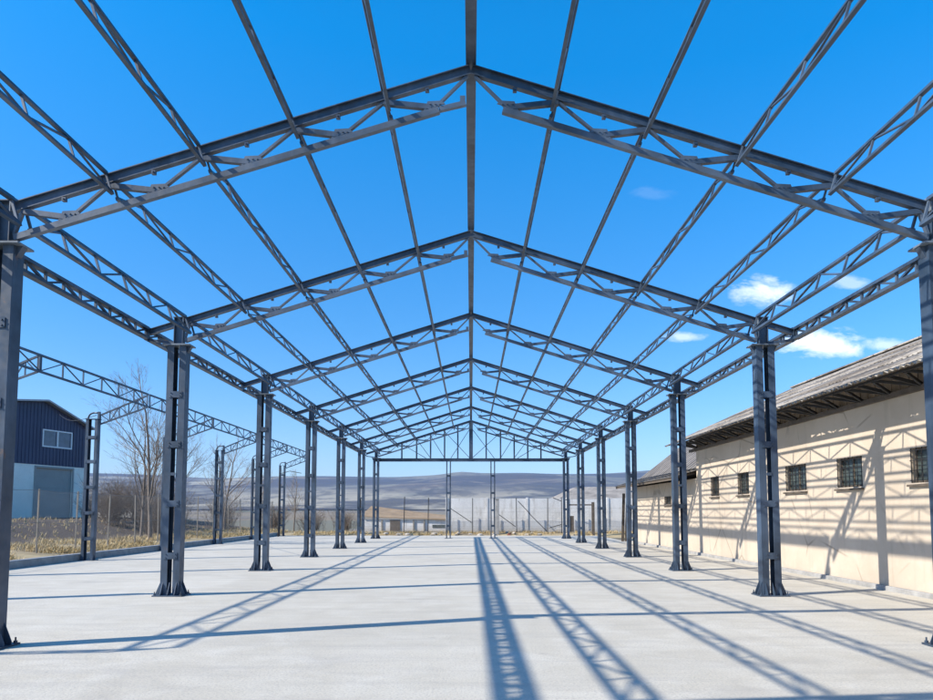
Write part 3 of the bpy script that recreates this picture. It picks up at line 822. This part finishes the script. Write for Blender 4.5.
b = MB().box((0,0,.06),(.25,.12,.12)).box((.08,.1,.15),(.24,.11,.06), Matrix.Rotation(.4,3,'Z')); o = b.build('brick_heap', M['brick']); o.location = (2.75, 51.3, -.05)
tag(o, 'few red bricks heaped by the foot of the panel wall', 'bricks')

# ------------------------------------------------------------------ left field: fence, grass, trees, blue building
fy = [13.3,15.7,18.2,20.6,23.1,25.5,28.0,30.4,32.8,35.3,37.8,40.4,42.9,45.4,47.9,50.4,53,55.5]
mesh_fence('field_fence', 'tall wire mesh fence on slender pale posts along the dry field', [(-15.7+random.uniform(-.04,.04), y) for y in fy], 2.35, M['post'], .026, (1.1, 2.28), gaps=.08, meshw=.0014, wr=.011)
def grass(name, regs, n, seed, hmin, hmax):
    rd = random.Random(seed); b = MB()
    for _ in range(n):
        x0_, x1_, y0_, y1_ = rd.choice(regs); x = rd.uniform(x0_, x1_); y = rd.uniform(y0_, y1_)
        if noise.noise((x*.5, y*.5, 9)) < -.12: continue
        z = ground_h(x, y); 
        for k in range(rd.randint(4, 8)):
            a = rd.uniform(0, 6.28); h = rd.uniform(hmin, hmax); ln = rd.uniform(.3, 1.1)*h; w = .012
            px, py = x+rd.uniform(-.12,.12), y+rd.uniform(-.12,.12); d = Vector((math.cos(a), math.sin(a), 0)); sd = Vector((-d.y, d.x, 0))*w
            p0 = Vector((px,py,z-.03)); p1 = p0+d*ln*.4+Vector((0,0,h*.65)); p2 = p0+d*ln+Vector((0,0,h))
            kx = len(b.v); b.v += [tuple(p0-sd), tuple(p0+sd), tuple(p1+sd*.7), tuple(p1-sd*.7), tuple(p2)]
            b.f += [(kx,kx+1,kx+2,kx+3), (kx+3,kx+2,kx+4)]
    o = b.build(name, M['grass']); o['kind'] = 'stuff'; o['label'] = 'dry straw coloured grass on the field and strips'; o['category'] = 'grass'
grass('dry_grass', [(-18.6,-14.1,14,58)]*6+[(-16.5,-14.0,14,40)]*2+[(-26,-18,20,60)]+[(-13,12,50.7,53)]*2, 9500, 5, .06, .26)

def bare_tree(name, label, loc, H, r0, seed, spread=.5, levels=5, lean=(0,0), mats=('bark','twig'), first=.35, density=1.0, group=None):
    rd = random.Random(seed); root = empty(name, label, 'tree', loc, group); tb, cb = MB(), MB()
    def grow(p, d, L, r, lev):
        n = 4 if lev < 2 else 3; q = p
        pts = [(p, r)]
        for i in range(n):
            wv = .035 if lev == 0 else .11; d = (d + Vector((rd.gauss(0,wv), rd.gauss(0,wv), rd.gauss(.04,.05)))).normalized()
            q = q + d*(L/n); pts.append((q, r*(1-.45*(i+1)/n)))
        tgt = tb if lev < 2 else cb
        for (a, ra), (c_, rc) in zip(pts, pts[1:]): tgt.tube(a, c_, ra, rc, 7 if lev == 0 else (5 if lev < 2 else 3), caps=False)
        if lev >= levels: return
        kids_ = int({0: 7, 1: 6, 2: 5, 3: 4}.get(lev, 3)*density+.5)
        for k in range(kids_):
            t_ = rd.uniform(first if lev == 0 else .2, 1); i = min(n-1, int(t_*n)); f_ = t_*n-i
            a = pts[i][0].lerp(pts[i+1][0], f_); ra = pts[i][1]*(1-f_)+pts[i+1][1]*f_
            ang = rd.uniform(0, 6.283); o_ = d.orthogonal().normalized(); o_.rotate(Matrix.Rotation(ang, 3, d))
            nd = (d*(1-spread*rd.uniform(.6,1.2))+o_*spread*rd.uniform(.8,1.4)+Vector((0,0,.12))).normalized()
            grow(a, nd, L*rd.uniform(.38,.62), max(.0045, ra*rd.uniform(.4,.6)), lev+1)
        grow(pts[-1][0], d, L*.5, pts[-1][1], lev+1)
    d0 = Vector((lean[0], lean[1], 1)).normalized()
    grow(Vector((0,0,-.2)), d0, H*.62, r0, 0)
    tb.build('trunk', M[mats[0]], root, smooth=True); cb.build('crown', M[mats[1]], root)
    return root
def G(x, y): return (x, y, ground_h(x, y))
bare_tree('bare_tree', 'tall bare tree with pale twigs left of the second left column', G(-16.4, 36), 7.9, .115, 11, .40, 5, density=.78, group='bare trees behind the fence')
k = 0
for x, y, h, r_, sd, lab in ((-17.6,37.5,6.2,.09,21,'thin bare tree leaning beside the tall bare tree'), (-19.8,47,6.5,.09,22,'spindly bare tree right of the second left column'),
        (-17.4,48,6.0,.08,23,'spindly bare tree near the hooped column in mid field'), (-18.2,52,6.8,.09,24,'spindly bare tree left of the third left column'),
        (-16.6,55,5.0,.08,25,'small bare tree behind the third left column'), (-14.6,58,4.6,.07,26,'small bare tree right of the third left column')):
    bare_tree('bare_tree', lab, G(x,y), h, r_, sd, .42, 4, density=.8, group='bare trees behind the fence')
def shrub(loc, H, W, n, seed, label):
    rd = random.Random(seed); root = empty('bare_shrub', label, 'shrub', loc, 'bare shrubs on the field bank'); b, s_ = MB(), MB()
    for i in range(n):
        a = rd.uniform(0,6.283); p = Vector((rd.gauss(0,W*.13), rd.gauss(0,W*.13), -.1)); d = Vector((math.cos(a)*rd.uniform(.05,.7), math.sin(a)*rd.uniform(.05,.7), 1)).normalized(); L = H*rd.uniform(.5,1)
        r_ = rd.uniform(.009,.02)
        for k in range(4):
            q = p+d*L/4; (s_ if k < 2 else b).tube(p, q, r_, r_*.75, 3, caps=False); r_ *= .75
            for m in range(4):
                dd = (d+Vector((rd.gauss(0,.6), rd.gauss(0,.6), rd.gauss(.1,.3)))).normalized(); e = q+dd*L*rd.uniform(.1,.3); b.tube(q, e, .006, .003, 3, caps=False)
                for _ in range(2): b.tube(e, e+(dd+Vector((rd.gauss(0,.6),rd.gauss(0,.6),rd.gauss(0,.4)))).normalized()*L*.12, .004, .002, 3, caps=False)
            p = q; d = (d+Vector((rd.gauss(0,.15), rd.gauss(0,.15), .02))).normalized()
    s_.build('stems', M['bush'], root); b.build('twigs', M['bush'], root)
SH = [(-23.2,45,2.4,2.6,'dense dark bare shrub beside the blue building corner'), (-21.6,42.5,2.6,3.0,'dark bare shrub between blue building and tall bare tree'), (-20.0,43.5,2.8,2.8,'dark bare shrub just left of the tall bare tree'),
      (-18.6,41.5,2.3,2.4,'dark bare shrub at the foot of the tall bare tree'), (-21.0,50,2.6,3,'bare shrub on the bank right of the second left column'), (-19.0,54,2.4,3,'bare shrub on the bank left of the third left column'),
      (-16.8,60,2.2,3,'bare shrub behind the third left column'), (-14.0,62,2.0,3,'bare shrub left of the far lean-to column'), (-11.4,63,1.9,3,'bare shrub left of the white shed'), (-27.6,51,1.6,2,'small bare shrub against the blue building wall'), (-22.4,47.5,3.2,3.4,'tall bare shrub behind the row of dark shrubs')]
for i, (x,y,h,w,lab) in enumerate(SH): shrub(G(x,y), h*1.02, w, 75, 60+i, lab)

# dark blue industrial building, gable facade turned to the yard
bb = empty('blue_building', 'navy clad industrial building with white lower wall and grey gate', 'building', (-32.9, 50, 1.1)); ang = math.atan2(6.5, 1.9)
bb.rotation_euler = (0, 0, ang)                         # local x runs along the facade, local y goes away from the yard
UL, UR, UA = -6.0, 6.77, 2.5; zE, zA, zS = 8.38-1.1, 9.96-1.1, 5.26-1.1; zL = zA-.136*(UA-UL)
dL, dR = 2.0, 5.3
DZt = 4.99-1.1; W0, W1 = 6.58-1.1, 7.92-1.1; wu = (2.42, 5.12)
b = MB().b2((UL,0,-1),(dL,.25,zS)).b2((dR,0,-1),(UR,.25,zS)).b2((dL,0,DZt),(dR,.25,zS)); b.b2((UR-.25,.25,-1),(UR,14,zS)); b.build('lower_wall', M['whitewall'], bb)
# ribbed cladding with a hole for the window
def zr(u): return zA-(zA-zE)*(u-UA)/(UR-UA) if u > UA else zA-.136*(UA-u)
b = MB(); u = UL; st = .15; i = 0
while u < UR-1e-6:
    e = min(u+st, UR); y_ = -.03 if i % 2 else -.005
    segs = [(zS-.05, zr(u), zr(e))]
    if e > wu[0] and u < wu[1]: segs = [(zS-.05, W0, W0), (W1, zr(u), zr(e))]
    for z0_, za_, zb2 in segs: b.hexa([(u,y_,z0_),(e,y_,z0_),(e,.25,z0_),(u,.25,z0_),(u,y_,za_),(e,y_,zb2),(e,.25,zb2),(u,.25,za_)])
    u = e; i += 1
b.b2((UR-.25,.26,zS+.002),(UR,14,zE)); b.b2((UL,.26,zS+.002),(UL+.25,14,zr(UL)-.03)); b.build('upper_cladding', M['navy'], bb)
b = MB().b2((dL-.002,.10,-.9),(dR+.002,.16,DZt)); 
for k_ in range(9): b.b2((dL,.085,-.3+k_*.45),(dR,.099,-.28+k_*.45))
b.build('gate', M['doorgrey'], bb)
b = MB().b2((dL-.12,-.05,DZt),(dR+.12,-.002,DZt+.14)).b2((dL-.12,-.05,-.6),(dL,-.002,DZt-.001)).b2((dR,-.05,-.6),(dR+.12,-.002,DZt-.001)); b.build('gate_frame', M['doorgrey'], bb)
fr = MB(); a0_, a1_ = wu; fr.b2((a0_,-.06,W0),(a0_+.1,.1,W1)); fr.b2((a1_-.1,-.06,W0),(a1_,.1,W1)); fr.b2((a0_+.1,-.06,W0),(a1_-.1,.1,W0+.1)); fr.b2((a0_+.1,-.06,W1-.1),(a1_-.1,.1,W1)); m_ = (a0_+a1_)/2; fr.b2((m_-.06,-.06,W0+.1),(m_+.06,.1,W1-.1))
w_ = fr.build('window', M['winframe'], bb); MB().b2((a0_+.1,.02,W0+.1),(a1_-.1,.03,W1-.1)).build('pane', M['glass2'], w_)
b = MB()
for (ua, za_), (ub, zb2) in (((UL-.2, zr(UL)-.03),(UA, zA)), ((UA, zA),(UR+.2, zE-.09))):
    b.hexa([(ua,-.45,za_+.04),(ub,-.45,zb2+.04),(ub,14.3,zb2+.04),(ua,14.3,za_+.04),(ua,-.45,za_+.17),(ub,-.45,zb2+.17),(ub,14.3,zb2+.17),(ua,14.3,za_+.17)])
b.build('roof', M['fasciagrey'], bb)
MB().b2((UL,.30,-1),(UL+.2,14,zS)).b2((UL+.2,13.8,-1),(UR-.26,14,zE)).build('rear_wall', M['whitewall'], bb)
b = MB(); P0, P1 = Vector((-31.6, 53.2, 9.2)), Vector((OX+.1, 24.6, 5.1))
for i in range(16):
    a_ = P0.lerp(P1, i/16)-Vector((0,0,.35*math.sin(math.pi*i/16))); c_ = P0.lerp(P1, (i+1)/16)-Vector((0,0,.35*math.sin(math.pi*(i+1)/16))); b.tube(a_, c_, .012, n=4, caps=False)
tag(b.build('overhead_cable', M['cable']), 'thin overhead cable from the blue building gable to the hooped column', 'cable')
# small house far off left
hs = empty('distant_house', 'small pale house far beyond the dark shrubs', 'house', (-66, 130, -1))
MB().b2((-4,0,-3),(4,6,3.4)).build('wall', M['whitewall'], hs)
MB().prism([(-4.4,-.4,3.4),(4.4,-.4,3.4),(0,-.4,6)], (0,7,0)).build('roof', M['brownroof'], hs)

# ------------------------------------------------------------------ haze: one even box of air round everything
HZ = True
if HZ:
    b = MB().b2((-5100, -500, -40), (5100, 4700, 330)); o = b.build('haze', M['earth'])
    m = bpy.data.materials.new('haze_air'); m.use_nodes = True; n = m.node_tree.nodes; n.remove(n['Principled BSDF'])
    pv = n.new('ShaderNodeVolumePrincipled'); pv.inputs['Color'].default_value = (.30,.55,1,1); pv.inputs['Density'].default_value = 8e-5
    m.node_tree.links.new(pv.outputs[0], n['Material Output'].inputs['Volume']); o.data.materials[0] = m
    o['kind'] = 'stuff'; o['label'] = 'thin pale haze over the valley'; o['category'] = 'haze'

# ------------------------------------------------------------------ light
KX, KYY = 1.33, .50
ldir = Vector((KX, KYY, -1)).normalized()
sun = bpy.data.lights.new('sun', 'SUN'); sun.energy = 4.8; sun.angle = R(.53); sun.color = (1, .93, .82)
so2 = bpy.data.objects.new('sun', sun); col.objects.link(so2); so2.rotation_euler = ldir.to_track_quat('-Z', 'Y').to_euler(); so2.location = (-30, -12, 30)
el = math.asin(-ldir.z); az = math.atan2(-ldir.x, -ldir.y)          # bearing of the sun from +Y towards +X
w = bpy.data.worlds.new('World'); sc.world = w; w.use_nodes = True
n, l = w.node_tree.nodes, w.node_tree.links
bg = n['Background']; sky = n.new('ShaderNodeTexSky'); sky.sky_type = 'NISHITA'; sky.sun_disc = False
sky.sun_elevation = el; sky.sun_rotation = az % (2*math.pi); sky.air_density = 1.0; sky.dust_density = .4; sky.ozone_density = 1.6; sky.altitude = 300
hsv = n.new('ShaderNodeHueSaturation'); hsv.inputs['Hue'].default_value = .505; hsv.inputs['Saturation'].default_value = 1.5; hsv.inputs['Value'].default_value = 1.0
l.new(sky.outputs[0], hsv.inputs['Color'])
tc = n.new('ShaderNodeTexCoord'); sep = n.new('ShaderNodeSeparateXYZ'); l.new(tc.outputs['Generated'], sep.inputs[0])
def mth(op, a, b_=0, clamp=False):
    m = n.new('ShaderNodeMath'); m.operation = op; m.use_clamp = clamp
    for k_, v in ((0,a),(1,b_)):
        if isinstance(v, (int,float)): m.inputs[k_].default_value = v
        else: l.new(v, m.inputs[k_])
    return m.outputs[0]
# clouds live in the sky by direction: bearing (x/y) and height (z/y)
# brightness graded into the sky colour by height: dimmed low, lifted high
tr = n.new('ShaderNodeValToRGB'); te = tr.color_ramp.elements; te.new(.5)
for k_, (p_, c_) in enumerate(((.05,(.60,.66,.88)),(.25,(.97,1.0,1.0)),(.58,(2.0,1.62,1.42)))): te[k_].position = p_; te[k_].color = (*[v_/2 for v_ in c_],1)
l.new(sep.outputs[2], tr.inputs[0])
vm = n.new('ShaderNodeVectorMath'); vm.operation = 'MULTIPLY'; l.new(hsv.outputs[0], vm.inputs[0]); l.new(tr.outputs[0], vm.inputs[1])
vm2 = n.new('ShaderNodeVectorMath'); vm2.operation = 'SCALE'; vm2.inputs['Scale'].default_value = 2.0; l.new(vm.outputs[0], vm2.inputs[0])
ysafe = mth('MAXIMUM', sep.outputs[1], .05); A = mth('DIVIDE', sep.outputs[0], ysafe); B = mth('DIVIDE', sep.outputs[2], ysafe)
cmb = n.new('ShaderNodeCombineXYZ'); l.new(A, cmb.inputs[0]); l.new(mth('MULTIPLY', B, 1.9), cmb.inputs[1])
nz = n.new('ShaderNodeTexNoise'); nz.inputs['Scale'].default_value = 17; nz.inputs['Detail'].default_value = 9; nz.inputs['Roughness'].default_value = .62; nz.inputs['Distortion'].default_value = .3
l.new(cmb.outputs[0], nz.inputs['Vector'])
def cloud_ab(px, py):
    th = R(4.2); u = (460.6-py)/700; Y_ = math.cos(th)-math.sin(th)*u; Z_ = math.sin(th)+math.cos(th)*u
    return (px-471)/700/Y_, Z_/Y_
tot = None
for px, py, rx, ry, st in ((762,290,38,15,.72), (846,283,26,9,.35), (820,344,46,17,.82), (885,345,30,8,.5), (684,337,24,6,.5), (650,193,26,7,.05), (905,358,30,8,.35)):
    a, b_ = cloud_ab(px, py)
    dx = mth('DIVIDE', mth('SUBTRACT', A, a), rx/700); dy = mth('DIVIDE', mth('SUBTRACT', B, b_), ry/700)
    dd = mth('SQRT', mth('ADD', mth('MULTIPLY', dx, dx), mth('MULTIPLY', dy, dy)))
    e = mth('SUBTRACT', 1.0, dd)                                   # 1 at the heart, 0 at the rim
    v = mth('ADD', mth('MULTIPLY', e, 1.15), mth('MULTIPLY', mth('SUBTRACT', nz.outputs[0], .5), 3.2))
    v = mth('MULTIPLY', mth('MULTIPLY', mth('MULTIPLY', v, 1.3, True), mth('MULTIPLY', mth('ADD', e, .45), 1.6, True)), st)
    tot = v if tot is None else mth('MAXIMUM', tot, v)
tot = mth('MULTIPLY', tot, mth('GREATER_THAN', sep.outputs[1], .06))
mx = n.new('ShaderNodeMix'); mx.data_type = 'RGBA'; l.new(tot, mx.inputs[0]); l.new(vm2.outputs[0], mx.inputs[6]); mx.inputs[7].default_value = (6.6,6.9,7.4,1)
l.new(mx.outputs[2], bg.inputs['Color']); bg.inputs['Strength'].default_value = .135

# ------------------------------------------------------------------ camera
cam = bpy.data.cameras.new('camera'); co = bpy.data.objects.new('camera', cam); col.objects.link(co)
cam.sensor_width = 36; cam.lens = 36*700/933; cam.shift_x = -4.5/933; cam.shift_y = 110.6/933
co.location = (0, 0, 1.68); co.rotation_euler = (R(90+4.2), 0, 0); cam.clip_end = 20000; cam.clip_start = .1
sc.camera = co
vs = sc.view_settings; vs.view_transform = 'Standard'; vs.look = 'None'; vs.gamma = 1; vs.exposure = .7; vs.use_curve_mapping = False
sc.cycles.max_bounces = 6; sc.cycles.volume_bounces = 0
